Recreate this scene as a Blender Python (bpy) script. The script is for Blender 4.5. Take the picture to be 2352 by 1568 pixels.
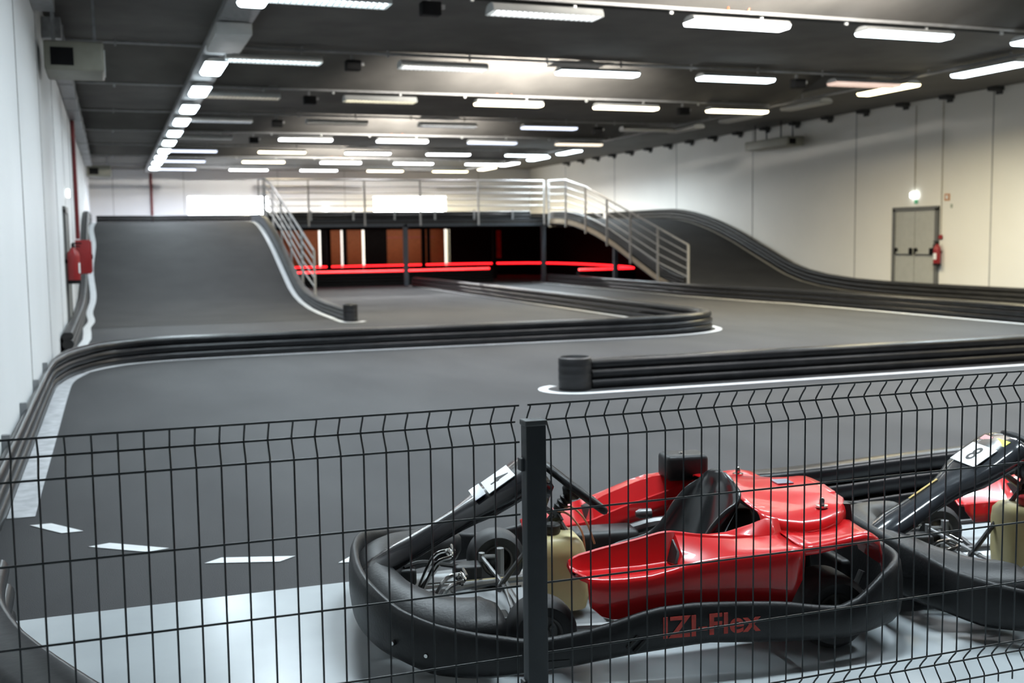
import bpy, math, random
from mathutils import Vector, Matrix
random.seed(4)
S = bpy.context.scene
for o in list(bpy.data.objects): bpy.data.objects.remove(o)
COL = S.collection
R = math.radians

# ---------------------------------------------------------------- camera
cam_d = bpy.data.cameras.new('camera'); cam = bpy.data.objects.new('camera', cam_d); COL.objects.link(cam)
cam_d.sensor_width = 36.0; cam_d.lens = 36.0*2540/2352
# right, down, forward axes of the camera in room space (X across the hall, Y along it, Z up)
cx = Vector((.9402, -.3404, -.0131)); fw = Vector((.3374, .9367, -.0935))
cx.normalize(); fw = (fw - cx*fw.dot(cx)).normalized(); up = cx.cross(fw)
M = Matrix(((cx.x, up.x, -fw.x), (cx.y, up.y, -fw.y), (cx.z, up.z, -fw.z))).to_4x4()
M.translation = Vector((0, 0, 1.55)); cam.matrix_world = M
cam_d.clip_start = .05; cam_d.clip_end = 200
cam_d.dof.use_dof = True; cam_d.dof.focus_distance = 3.7; cam_d.dof.aperture_fstop = 3.4
S.camera = cam

# ---------------------------------------------------------------- view, world, daylight
S.view_settings.view_transform = 'Standard'; S.view_settings.look = 'None'
S.view_settings.gamma = 1; S.view_settings.use_curve_mapping = False
S.view_settings.exposure = 0.0
S.cycles.use_denoising = True
S.cycles.sample_clamp_indirect = 6.0
S.cycles.max_bounces = 7
W = bpy.data.worlds.new('world'); S.world = W; W.use_nodes = True
W.node_tree.nodes['Background'].inputs[0].default_value = (.8, .88, 1, 1)
W.node_tree.nodes['Background'].inputs[1].default_value = .05

# ---------------------------------------------------------------- materials
MATS = {}
def mat(name, col, rough=.5, metal=0, spec=.5, noise=.08, nscale=8, bump=0, bscale=60, emit=None, estr=0, coat=0, coatr=.05, trans=0, col2=None, stretch=None):
    if name in MATS: return MATS[name]
    m = bpy.data.materials.new(name); m.use_nodes = True
    nt = m.node_tree; b = nt.nodes['Principled BSDF']
    b.inputs['Roughness'].default_value = rough; b.inputs['Metallic'].default_value = metal
    b.inputs['Specular IOR Level'].default_value = spec
    b.inputs['Coat Weight'].default_value = coat; b.inputs['Coat Roughness'].default_value = coatr
    b.inputs['Transmission Weight'].default_value = trans
    tc = nt.nodes.new('ShaderNodeTexCoord'); src = tc.outputs['Object']
    if stretch:
        mp = nt.nodes.new('ShaderNodeMapping'); mp.inputs['Scale'].default_value = stretch
        nt.links.new(src, mp.inputs['Vector']); src = mp.outputs['Vector']
    n = nt.nodes.new('ShaderNodeTexNoise'); n.inputs['Scale'].default_value = nscale; n.inputs['Detail'].default_value = 6
    nt.links.new(src, n.inputs['Vector'])
    cr = nt.nodes.new('ShaderNodeValToRGB')
    c2 = col2 if col2 else tuple(min(1, c*(1+noise)) for c in col); c1 = col if col2 else tuple(c*(1-noise) for c in col)
    cr.color_ramp.elements[0].position = .35; cr.color_ramp.elements[1].position = .68
    cr.color_ramp.elements[0].color = (*c1, 1); cr.color_ramp.elements[1].color = (*c2, 1)
    nt.links.new(n.outputs['Fac'], cr.inputs['Fac']); nt.links.new(cr.outputs['Color'], b.inputs['Base Color'])
    if bump:
        n2 = nt.nodes.new('ShaderNodeTexNoise'); n2.inputs['Scale'].default_value = bscale; n2.inputs['Detail'].default_value = 8
        nt.links.new(tc.outputs['Object'], n2.inputs['Vector'])
        bp = nt.nodes.new('ShaderNodeBump'); bp.inputs['Strength'].default_value = bump; bp.inputs['Distance'].default_value = .01
        nt.links.new(n2.outputs['Fac'], bp.inputs['Height']); nt.links.new(bp.outputs['Normal'], b.inputs['Normal'])
    if emit:
        b.inputs['Emission Color'].default_value = (*emit, 1); b.inputs['Emission Strength'].default_value = estr
    MATS[name] = m; return m

m_wall = mat('white_wall_panel', (.76, .77, .78), .55, noise=.03, nscale=.6)
m_wallr = mat('cream_wall_panel', (.82, .80, .755), .6, noise=.03, nscale=.5)
m_seam = mat('panel_joint', (.30, .30, .29), .7)
m_asphalt = mat('asphalt', (.036, .036, .0382), .68, spec=.2, col2=(.050, .050, .0522), nscale=1.3, bump=.35, bscale=180, stretch=(1, .35, 1))
m_ramp = mat('ramp_asphalt', (.030, .0298, .0298), .8, spec=.2, col2=(.040, .0393, .039), nscale=1.1, bump=.3, bscale=160)
m_epoxy = mat('grey_epoxy_floor', (.42, .45, .465), .24, noise=.05, nscale=2.2, bump=.03, bscale=20)
m_ceil = mat('dark_concrete', (.112, .106, .098), .85, noise=.18, nscale=1.2, bump=.1, bscale=30)
m_ceil2 = mat('grey_concrete', (.13, .125, .118), .85, noise=.12, nscale=1.0)
m_gap = mat('roof_gap', (.05, .05, .05), .9)
m_line = mat('white_line_paint', (.66, .67, .68), .55, noise=.06, nscale=12)
m_kerb = mat('worn_white_kerb_paint', (.34, .345, .36), .6, col2=(.52, .525, .545), nscale=9)
m_rail = mat('black_barrier_plastic', (.005, .0055, .0065), .30, spec=.24, noise=.3, nscale=5, col2=(.011, .0115, .013), bump=.08, bscale=25)
m_railm = mat('scuffed_barrier_plastic', (.010, .010, .0105), .5, spec=.3, col2=(.030, .029, .0275), nscale=6, stretch=(1, .4, 5), bump=.1, bscale=25)
m_galv = mat('galvanised_steel', (.36, .37, .38), .42, metal=.6, noise=.15, nscale=14)
m_cond = mat('grey_conduit', (.34, .34, .34), .5, metal=.2, noise=.1)
m_handr = mat('brushed_steel_rail', (.36, .35, .34), .5, metal=.1, spec=.3, noise=.06, nscale=20)
m_steelb = mat('dark_blue_steel', (.045, .055, .068), .5, noise=.1)
m_housing = mat('light_housing', (.60, .61, .60), .5, noise=.04)
m_black = mat('black_matte', (.005, .005, .0055), .7, spec=.2, noise=.2)
m_blackw = mat('black_cladding', (.006, .006, .0065), .8, spec=.15, noise=.2)
m_box = mat('unit_heater_beige', (.26, .255, .21), .5, noise=.06)
m_redp = mat('red_pipe_paint', (.16, .012, .015), .4, noise=.08)
m_redc = mat('red_cabinet_paint', (.27, .012, .014), .4, noise=.06)
m_door = mat('grey_door_paint', (.40, .40, .37), .5, noise=.04)
m_doorf = mat('dark_door_frame', (.12, .12, .115), .5, noise=.06)
m_brown = mat('brown_board', (.45, .15, .05), .6, noise=.25, nscale=6, stretch=(1, 1, 12))
m_fence = mat('anthracite_fence_wire', (.018, .022, .024), .38, spec=.5, noise=.1)
m_post = mat('anthracite_fence_post', (.038, .043, .048), .5, noise=.08, nscale=20, bump=.05, bscale=200)
m_zinc = mat('zinc_bracket', (.33, .34, .35), .45, metal=.7)
# kart
k_red = mat('red_gelcoat', (.60, .010, .013), .28, spec=.35, noise=.05, nscale=5, coat=.55, coatr=.04)
k_blk = mat('black_polyethylene', (.008, .0083, .009), .45, spec=.35, col2=(.015, .0153, .0163), nscale=10, bump=.12, bscale=90)
k_gloss = mat('glossy_black_plastic', (.010, .010, .012), .22, noise=.2, coat=.6)
k_gloss2 = mat('glossy_smoke_plastic', (.03, .033, .038), .16, noise=.2, coat=.8)
k_seat = mat('black_seat_shell', (.012, .013, .014), .28, noise=.2, coat=.4, coatr=.15)
k_rub = mat('tyre_rubber', (.036, .036, .037), .6, noise=.2, nscale=15)
k_rim = mat('wheel_rim', (.12, .115, .11), .4, metal=.7, noise=.2)
k_chr = mat('chrome', (.62, .61, .59), .16, metal=1, noise=.1)
k_stl = mat('frame_steel', (.16, .16, .16), .4, metal=.7, noise=.2)
k_tank = mat('translucent_tank', (.62, .52, .24), .4, noise=.08, nscale=6, col2=(.72, .63, .34))
k_dark = mat('engine_black', (.012, .012, .012), .5, noise=.3)
k_white = mat('number_plate_white', (.82, .83, .84), .4, noise=.02)
k_txt = mat('red_lettering', (.46, .035, .02), .5, noise=.25, nscale=40)
k_num = mat('black_numeral', (.01, .01, .01), .5)
k_yel = mat('yellow_sticker', (.62, .62, .05), .4)
k_pink = mat('pink_sticker', (.6, .25, .25), .4)
k_blue = mat('blue_black_sticker', (.03, .045, .09), .12, coat=1)
k_gry = mat('grey_floor_tray', (.30, .31, .32), .45, metal=.3, noise=.1)

def emat(name, col, s): return mat(name, (.8, .8, .8), .5, emit=col, estr=s)
TUBE = {}   # tube colour name -> (lamp colour, lamp watts)
def tube(name, col, vis, watts): TUBE[name] = (col, watts); return emat(name, col, vis)
WT_ = 92
e_cool = tube('tube_cool_white', (.80, .93, 1.0), 9, 1.0*WT_)
e_neut = tube('tube_neutral_white', (.95, .97, 1.0), 9, 1.0*WT_)
e_warm = tube('tube_warm_white', (1.0, .88, .62), 7, 1.0*WT_)
e_yel = tube('tube_yellow_white', (1.0, .86, .50), 7, 1.25*WT_)
e_dim = tube('tube_dim_cool', (.72, .80, 1.0), 2.0, .25*WT_)
e_dimw = tube('tube_dim_warm', (1.0, .86, .66), 1.6, .25*WT_)
e_pink = tube('tube_dim_pink', (1.0, .66, .52), .7, .08*WT_)
m_off = mat('diffuser_off', (.42, .42, .40), .5, noise=.04)
e_sky = emat('window_sky', (.93, .97, 1.0), 22)
e_slit = emat('daylight_slit', (1.0, .96, .88), 1.2)
e_led = emat('red_led', (1.0, .012, .018), 3.6)
e_exit = emat('exit_light', (.92, 1.0, 1.0), 7)

# ---------------------------------------------------------------- mesh builder
class MB:
    def __init__(s): s.v = []; s.f = []; s.mi = []; s.sm = []
    def add(s, vs, fs, mi=0, smooth=True):
        n = len(s.v); s.v += [tuple(v) for v in vs]
        for f in fs: s.f.append(tuple(i+n for i in f)); s.mi.append(mi); s.sm.append(smooth)
        return s
    def box(s, c, d, mi=0, rz=0, bev=0):
        x, y, z = d[0]/2, d[1]/2, d[2]/2
        if bev <= 0:
            P = [(-x,-y,-z),(x,-y,-z),(x,y,-z),(-x,y,-z),(-x,-y,z),(x,-y,z),(x,y,z),(-x,y,z)]
            F = [(0,3,2,1),(4,5,6,7),(0,1,5,4),(1,2,6,5),(2,3,7,6),(3,0,4,7)]
        else:
            b = min(bev, x*.95, y*.95, z*.95); P = []; F = []
            def ring(ix, iy, zz):
                r = []
                for sx, sy, a0 in ((1,1,0),(-1,1,90),(-1,-1,180),(1,-1,270)):
                    for k in range(4):
                        a = R(a0+30*k); r.append((sx*(x-b)+ix*math.cos(a), sy*(y-b)+iy*math.sin(a), zz))
                return r
            prof = [(b*(1-.0)*0+0, -z)]  # unused start
            levels = [(b*math.sin(R(t)), -z+b-b*math.cos(R(t))) for t in (0,30,60,90)] + [(b*math.cos(R(t)), z-b+b*math.sin(R(t))) for t in (0,30,60,90)]
            for (rr, zz) in levels: P += ring(rr, rr, zz)
            n = 16
            for l in range(len(levels)-1):
                for k in range(n): F.append((l*n+k, l*n+(k+1)%n, (l+1)*n+(k+1)%n, (l+1)*n+k))
            F.append(tuple(range(n-1, -1, -1))); F.append(tuple((len(levels)-1)*n+k for k in range(n)))
        ca, sa = math.cos(rz), math.sin(rz)
        P = [(c[0]+p[0]*ca-p[1]*sa, c[1]+p[0]*sa+p[1]*ca, c[2]+p[2]) for p in P]
        return s.add(P, F, mi, bev > 0)
    def tube(s, pts, r, n=8, closed=False, mi=0, caps=True, flat=None):
        pts = [Vector(p) for p in pts]; N = len(pts); rr = r if isinstance(r, (list, tuple)) else [r]*N
        V = []; prev = None
        for i, p in enumerate(pts):
            a = pts[(i-1) % N] if (i > 0 or closed) else p; b = pts[(i+1) % N] if (i < N-1 or closed) else p
            t = (b-a).normalized()
            ref = Vector((0,0,1)) if abs(t.z) < .93 else Vector((0,1,0))
            if prev is not None and not closed:
                u = prev - t*prev.dot(t)
                u = u.normalized() if u.length > 1e-6 else t.cross(ref).normalized()
            else: u = t.cross(ref).normalized()
            prev = u; w = t.cross(u)
            for k in range(n):
                q = 2*math.pi*k/n; V.append(p + u*math.cos(q)*rr[i] + w*math.sin(q)*rr[i]*(flat or 1))
        F = []
        for i in range(N if closed else N-1):
            j = (i+1) % N
            for k in range(n): F.append((i*n+k, i*n+(k+1)%n, j*n+(k+1)%n, j*n+k))
        if caps and not closed: F.append(tuple(range(n-1,-1,-1))); F.append(tuple((N-1)*n+k for k in range(n)))
        return s.add(V, F, mi)
    def lathe(s, c, axis, prof, n=24, mi=0):
        ax = Vector(axis).normalized(); ref = Vector((0,0,1)) if abs(ax.z) < .9 else Vector((1,0,0))
        u = ax.cross(ref).normalized(); w = ax.cross(u); c = Vector(c); V = []
        for (r, h) in prof:
            for k in range(n):
                q = 2*math.pi*k/n; V.append(c + ax*h + (u*math.cos(q)+w*math.sin(q))*r)
        F = []
        for i in range(len(prof)-1):
            for k in range(n): F.append((i*n+k, i*n+(k+1)%n, (i+1)*n+(k+1)%n, (i+1)*n+k))
        return s.add(V, F, mi)
    def loft(s, secs, closed_sec=False, closed=False, mi=0, caps=False, smooth=True, flip=False):
        n = len(secs[0]); V = [v for q in secs for v in q]; F = []; N = len(secs)
        for i in range(N if closed else N-1):
            j = (i+1) % N
            for k in range(n if closed_sec else n-1):
                f = (i*n+k, i*n+(k+1)%n, j*n+(k+1)%n, j*n+k); F.append(f[::-1] if flip else f)
        if caps: F.append(tuple(range(n-1,-1,-1))); F.append(tuple((N-1)*n+k for k in range(n)))
        return s.add(V, F, mi, smooth)
    def prism(s, poly, z0, z1, mi=0):
        n = len(poly); V = [(p[0],p[1],z0) for p in poly]+[(p[0],p[1],z1) for p in poly]
        F = [tuple(range(n-1,-1,-1)), tuple(range(n, 2*n))]+[(k,(k+1)%n,n+(k+1)%n,n+k) for k in range(n)]
        return s.add(V, F, mi, False)
    def mesh(s, name, mats, sharp=35):
        me = bpy.data.meshes.new(name); me.from_pydata(s.v, [], s.f)
        for m in (mats if isinstance(mats, (list, tuple)) else [mats]): me.materials.append(m)
        me.polygons.foreach_set('material_index', s.mi); me.polygons.foreach_set('use_smooth', s.sm)
        import bmesh
        bm = bmesh.new(); bm.from_mesh(me); bmesh.ops.recalc_face_normals(bm, faces=bm.faces); bm.to_mesh(me); bm.free()
        me.set_sharp_from_angle(angle=R(sharp)); me.update(); return me
    def obj(s, name, mats, parent=None, sharp=35):
        o = bpy.data.objects.new(name, s.mesh(name, mats, sharp)); COL.objects.link(o)
        if parent is not None: o.parent = parent
        return o
def tag(o, label=None, cat=None, group=None, kind=None):
    if label: o['label'] = label
    if cat: o['category'] = cat
    if group: o['group'] = group
    if kind: o['kind'] = kind
    return o
def thing(name, label, cat, loc=(0,0,0), rz=0, group=None):
    o = bpy.data.objects.new(name, None); COL.objects.link(o); o.location = loc; o.rotation_euler = (0,0,rz)
    o.empty_display_size = .1
    return tag(o, label, cat, group)
def copy_tree(o, parent=None):
    c = o.copy(); COL.objects.link(c)
    if parent is not None: c.parent = parent
    for ch in list(o.children): copy_tree(ch, c)
    return c
def struct(o): o['kind'] = 'structure'; return o
def text_obj(name, body, size, material, mtx, parent=None, depth=.0006, sx=1.0, bold=0.0):
    cu = bpy.data.curves.new(name, 'FONT'); cu.body = body; cu.size = size; cu.extrude = depth
    cu.align_x = 'CENTER'; cu.align_y = 'CENTER'; cu.offset = bold
    t = bpy.data.objects.new('txt', cu); COL.objects.link(t)
    me = bpy.data.meshes.new_from_object(t.evaluated_get(bpy.context.evaluated_depsgraph_get()))
    bpy.data.objects.remove(t)
    me.materials.clear(); me.materials.append(material)
    me.transform(mtx @ Matrix.Diagonal((sx, 1, 1, 1)))
    o = bpy.data.objects.new(name, me); COL.objects.link(o)
    if parent is not None: o.parent = parent
    return o
def smooth_path(pts, sub=6):
    pts = [Vector(p) for p in pts]; out = []
    for i in range(len(pts)-1):
        p0 = pts[max(0,i-1)]; p1 = pts[i]; p2 = pts[i+1]; p3 = pts[min(len(pts)-1,i+2)]
        for k in range(sub):
            t = k/sub
            out.append(.5*((2*p1)+(p2-p0)*t+(2*p0-5*p1+4*p2-p3)*t*t+(3*p1-p0-3*p2+p3)*t**3))
    out.append(pts[-1]); return out
def interp(x, xs, ys):
    if x <= xs[0]: return ys[0]
    for i in range(len(xs)-1):
        if x <= xs[i+1]:
            t = (x-xs[i])/(xs[i+1]-xs[i]); return ys[i]+(ys[i+1]-ys[i])*t
    return ys[-1]
ORD = ['first','second','third','fourth','fifth','sixth','seventh','eighth','ninth','tenth','eleventh','twelfth','thirteenth','fourteenth','fifteenth','sixteenth','seventeenth','eighteenth']

# ---------------------------------------------------------------- hall shell
XL, XR, YF, YB, ZC = -.70, 18.5, 48.6, -7.0, 4.55
b = MB()
b.add([(XL-.3,YB,0),(XR+.3,YB,0),(XR+.3,4.88,0),(XL-.3,4.88,0)], [(0,1,2,3)], 1, False)
b.add([(XL-.3,4.88,0),(XR+.3,4.88,0),(XR+.3,YF+.3,0),(XL-.3,YF+.3,0)], [(0,1,2,3)], 0, False)
b.add([(XL-.3,YB,-.1),(XR+.3,YB,-.1),(XR+.3,YF+.3,-.1),(XL-.3,YF+.3,-.1)], [(3,2,1,0)], 0, False)
struct(b.obj('floor', [m_asphalt, m_epoxy]))

b = MB(); b.box((XL-.15, (YB+YF)/2, 3.1), (.3, YF-YB, 6.2))
for y in [-3, 1.0, 4.4, 7.2, 10.6, 14.0, 17.4, 20.8, 24.2, 27.6, 31, 34.4, 37.8, 41.2, 44.6]:
    b.box((XL+.002, y, 2.7), (.008, .012, 5.4), 1)
struct(b.obj('wall_left', [m_wall, m_seam]))
b = MB(); b.box((XR+.15, (YB+YF)/2, 3.1), (.3, YF-YB, 6.2))
for y in [4.9, 9.85, 14.8, 19.7, 24.5, 29.48, 34.32, 39.32, 44.25]:
    b.box((XR-.002, y, 2.7), (.008, .03, 5.4), 1)
struct(b.obj('wall_right', [m_wallr, m_seam]))

# far wall with two high windows and three slots between the boards under the bridge
WIN = [(3.12, 6.52, 2.66, 3.48), (11.08, 14.42, 2.66, 3.48)]
b = MB()
b.box(((XL+XR)/2, YF+.15, 1.33), (XR-XL+.6, .3, 2.66)); b.box(((XL+XR)/2, YF+.15, (3.48+6.2)/2), (XR-XL+.6, .3, 2.72))
xs = [XL-.3, WIN[0][0], WIN[0][1], WIN[1][0], WIN[1][1], XR+.3]
for i in (0, 2, 4): b.box(((xs[i]+xs[i+1])/2, YF+.15, 3.07), (xs[i+1]-xs[i], .3, .82))
for x in [.2, 3.0, 6.9, 9.8, 16.0]: b.box((x, YF-.001, 3.6), (.02, .008, 3.4), 1)
struct(b.obj('wall_far', [m_wall, m_seam]))
for i, (x0, x1, z0, z1) in enumerate(WIN):
    w = bpy.data.objects.new('window_%d' % (i+1), None); COL.objects.link(w); w.location = ((x0+x1)/2, YF, z0); struct(w)
    lx = (x1-x0)/2
    f = MB(); f.box((0,.2,.02),(x1-x0,.1,.04)); f.box((0,.2,z1-z0-.02),(x1-x0,.1,.04))
    for q in (-lx+.02, -lx/3, lx/3, lx-.02): f.box((q,.2,(z1-z0)/2),(.04,.1,z1-z0-.08))
    f.obj('window_frame', m_housing, w)
    g = MB(); g.box((0,.26,(z1-z0)/2),(x1-x0-.02,.012,z1-z0-.02)); g.obj('window_pane', e_sky, w)

# ceiling: flat concrete soffits running across, sloping concrete faces between them, joints at every other light row
ROWY = [13.1+4.5*i for i in range(8)]
b = MB(); XA, XB = XL, 14.75; XM, XW = (XA+XB)/2, XB-XA
odd = [-.4, 8.6]+[ROWY[k] for k in (1,3,5,7)]; even = [4.1]+[ROWY[k] for k in (0,2,4,6)]
flats = [(YB, odd[0]+.1)]+[(even[k]+.55, odd[k+1]+.1) for k in range(5)]
for y0, y1 in flats: b.box((XM, (y0+y1)/2, ZC+.8), (XW, y1-y0, 1.6), 0)
for k in range(5):
    y0, y1 = odd[k]+.1, even[k]+.1
    b.add([(XA,y0,5.95),(XB,y0,5.95),(XB,y1,4.48),(XA,y1,4.48),(XA,y0,6.05),(XB,y0,6.05),(XB,y1,4.60),(XA,y1,4.60)],[(0,1,2,3),(4,5,6,7),(2,3,7,6),(0,1,5,4)],0,False)
    b.box((XM, even[k]+.32, 5.26), (XW, .6, .06), 1)
b.box((XM, (odd[-1]+.1+YF)/2, ZC+.8), (XW, YF-odd[-1]-.1, 1.6), 0)
b.box((XM, (YB+YF)/2, 6.15), (XW, YF-YB, .1), 0)
struct(b.obj('ceiling', [m_ceil, m_gap]))
b = MB(); b.box(((14.75+XR)/2+.05, (YB+YF)/2, 5.05), (XR-14.75+.1, YF-YB, .7)); struct(b.obj('ceiling_side', m_ceil2))

# ---------------------------------------------------------------- ceiling lights
def fixture_mesh_parts(emis, louvre, L=1.46):
    h = MB(); w, t = .17, .115
    pr = [(-w,0),(-w+.012,.05),(-w+.05,t-.02),(-.06,t),(.06,t),(w-.05,t-.02),(w-.012,.05),(w,0)]
    z0 = 0 if louvre else .045
    pr = [(y, max(z, z0)) for y, z in pr]
    h.loft([[(x, y, z) for y, z in pr] for x in (-L/2, L/2)], smooth=False)
    for x in (-L/2, L/2): h.add([(x, y, z) for y, z in pr], [tuple(range(len(pr)))], 0, False)
    hm = h.mesh('housing', m_housing)
    d = MB()
    if louvre: d.box((0, 0, .040), (L-.05, 2*w-.06, .012))
    else:
        q = [(-w+.004,.046),(-w+.02,.012),(-w+.05,-.004),(w-.05,-.004),(w-.02,.012),(w-.004,.046)]
        d.loft([[(x, y, z) for y, z in q] for x in (-L/2+.01, L/2-.01)], closed_sec=True, caps=True, smooth=False)
    dm = d.mesh('diffuser', emis)
    lm = None
    if louvre:
        l = MB(); n = 20
        for k in range(n+1): l.box((-L/2+.03+(L-.06)*k/n, 0, .012), (.014, 2*w-.02, .04))
        l.box((0, 0, .012), (L-.06, .008, .04))
        lm = l.mesh('louvre', m_housing)
    return hm, dm, lm
FIX = {}; LAMP = {}
def add_fixture(label, x, y, z, emis, louvre=False, rz=0, group='ceiling lights', L=1.46, name='ceiling_light', boost=1.0, spread=135):
    key = (emis.name, louvre, L)
    if key not in FIX: FIX[key] = fixture_mesh_parts(emis, louvre, L)
    t = thing(name, label, 'ceiling light', (x, y, z), rz, group)
    for nm, me in zip(('housing', 'diffuser', 'louvre'), FIX[key]):
        if me is None: continue
        o = bpy.data.objects.new(nm, me); COL.objects.link(o); o.parent = t
    if emis.name in TUBE: lamp(emis.name, L, boost, spread, t)
    return t
def lamp(tn, L, boost, spread, parent=None, loc=(0,0,-.03), rz=0):
    key = (tn, L, boost, spread)
    if key not in LAMP:
        col, wt = TUBE[tn]; d = bpy.data.lights.new('tube_or_fill_light', 'AREA'); d.shape = 'RECTANGLE'; d.size = L-.1; d.size_y = .24
        d.energy = wt*boost; d.color = col; d.spread = R(spread); LAMP[key] = d
    o = bpy.data.objects.new('tube_or_fill_light', LAMP[key]); COL.objects.link(o); o.parent = parent; o.location = loc; o.rotation_euler = (0,0,rz)
    return o
LX = [2.5, 5.22, 7.97, 10.68, 13.45]
GRID = {0: [(e_cool,1),(e_neut,1),(e_neut,0),(e_cool,0),(e_cool,0)],
        1: [(e_cool,1),(e_neut,1),(e_cool,0),(e_cool,0),(e_pink,0)],
        2: [(e_dimw,1),(e_warm,1),(e_warm,0),(e_warm,0),(e_warm,0)],
        3: [(e_dim,1),(m_off,0),(e_dim,1),(e_dim,0),(m_off,0)],
        4: [(m_off,0),(e_neut,0),(e_neut,0),(e_dim,0),(e_dimw,0)],
        5: [(e_dim,0),(e_warm,0),(e_neut,0),(e_neut,0),(e_cool,0)],
        6: [(e_dim,0),(e_warm,0),(e_neut,0),(e_neut,0),(e_neut,0)],
        7: [(e_dim,0),(e_neut,0),(e_neut,0),(e_warm,0),(e_yel,0)]}
LZ = 4.29
look = {'tube_yellow_white':'yellowish white','tube_cool_white':'bright cool white','tube_neutral_white':'bright white','tube_warm_white':'warm white','tube_dim_warm':'dim warm','tube_dim_cool':'dim bluish','diffuser_off':'unlit grey','tube_dim_pink':'dim pinkish'}
rown = ['nearest row','second row','third row','fourth row','fifth row','sixth row','seventh row','last row']
for r in range(8):
    for c in range(5):
        e, lv = GRID[r][c]
        add_fixture('%s%s light, %s from the left in the %s across the ceiling' % (look[e.name], ' louvred' if lv else '', ORD[c], rown[r]), LX[c], ROWY[r], LZ, e, bool(lv), boost=((14 if c == 0 else 5.5) if r == 7 else 4 if r == 6 else 1.0)*(2.6 if c == 4 and r < 6 else 1), spread=165 if r > 5 or c == 4 else 135)
    # rail that carries the row
    b = MB(); b.tube([(XL+.05, ROWY[r]+.02, LZ+.205), (14.30, ROWY[r]+.02, LZ+.205)], .026, 6)
    rl = thing('light_rail', 'grey carrier rail of the %s of lights across the ceiling' % rown[r], 'rail', (0,0,0), 0, 'carrier rails across the ceiling')
    b.obj('rail', m_cond, rl)
    for k in range(10):
        h = MB(); z1 = 5.2 if r % 2 == 0 else ZC
        h.box((.2+1.37*k, ROWY[r]+(.13 if r % 2 == 0 else .02), (LZ+.15+z1)/2), (.04 if r % 2 == 0 else .025, .03, z1-LZ-.15)); h.obj('hanger', m_housing if r % 2 == 0 else m_cond, rl)
# rows of the same lights above and behind the camera
for y in (8.6, 4.1):
    for x, e in zip(LX+[16.2], (e_cool, e_cool, e_neut, e_neut, e_warm, e_warm)): 
        add_fixture('light of the rows above and behind the viewpoint', x, y, LZ, e, False, group='lights above and behind the viewpoint')
# lengthwise tray by the left wall with its short bright lights
tray = MB()
for y0, y1 in ((9.0, 47.8),):
    tray.loft([[(1.42,y,4.46),(1.42,y,4.37),(1.86,y,4.37),(1.86,y,4.46)] for y in (y0,y1)], smooth=False)
tray.box((1.64, 28.4, 4.365), (.44, 38.8, .01))
tag(tray.obj('cable_tray', m_galv), 'long grey cable tray hung lengthwise under the ceiling near the left wall', 'cable tray')
LT = [12.7, 18.23, 21.06, 23.88, 26.47, 29.29, 32.08, 34.96, 37.62, 40.26, 43.06]
for i, y in enumerate(LT):
    add_fixture('bright light under the lengthwise tray near the left wall, %s from the front' % ORD[i], 1.65, y, 4.225, e_cool, False, R(90), 'lights under the lengthwise tray', L=1.15, boost=.70, spread=165)
for y in (10.0, 7.2): add_fixture('light under the lengthwise tray, above the viewpoint', 1.65, y, 4.225, e_cool, False, R(90), 'lights above and behind the viewpoint', L=1.15, boost=.70, spread=165)
b = MB(); b.box((1.62, 15.6, 4.27), (.46, 1.5, .16), bev=.02)
tag(b.obj('junction_box', m_housing), 'large grey box under the lengthwise tray, in front of its bright lights', 'junction box')
# lengthwise row by the right wall
RW = [(15.46, e_cool), (18.10, e_yel), (20.82, m_off), (23.5, m_off), (26.2, m_off), (34.08, e_cool), (36.9, e_cool), (39.92, e_neut), (42.57, e_warm)]
for i, (y, e) in enumerate(RW):
    w = {'tube_yellow_white': 'yellowish white'}.get(e.name, look.get(e.name))
    add_fixture('%s light in the lengthwise row along the right side, %s from the front' % (w, ORD[i]), 14.38, y, LZ, e, False, R(90), 'lights of the right lengthwise row', L=1.5, boost=2.4, spread=168)
b = MB(); b.tube([(14.42, 8, 4.47), (14.42, 48, 4.47)], .03, 6)
for k in range(20): b.box((14.42, 9+2*k, 4.54), (.03, .03, .12))
tag(b.obj('light_rail', m_cond), 'grey carrier rail running lengthwise along the right side of the ceiling', 'rail')
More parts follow.
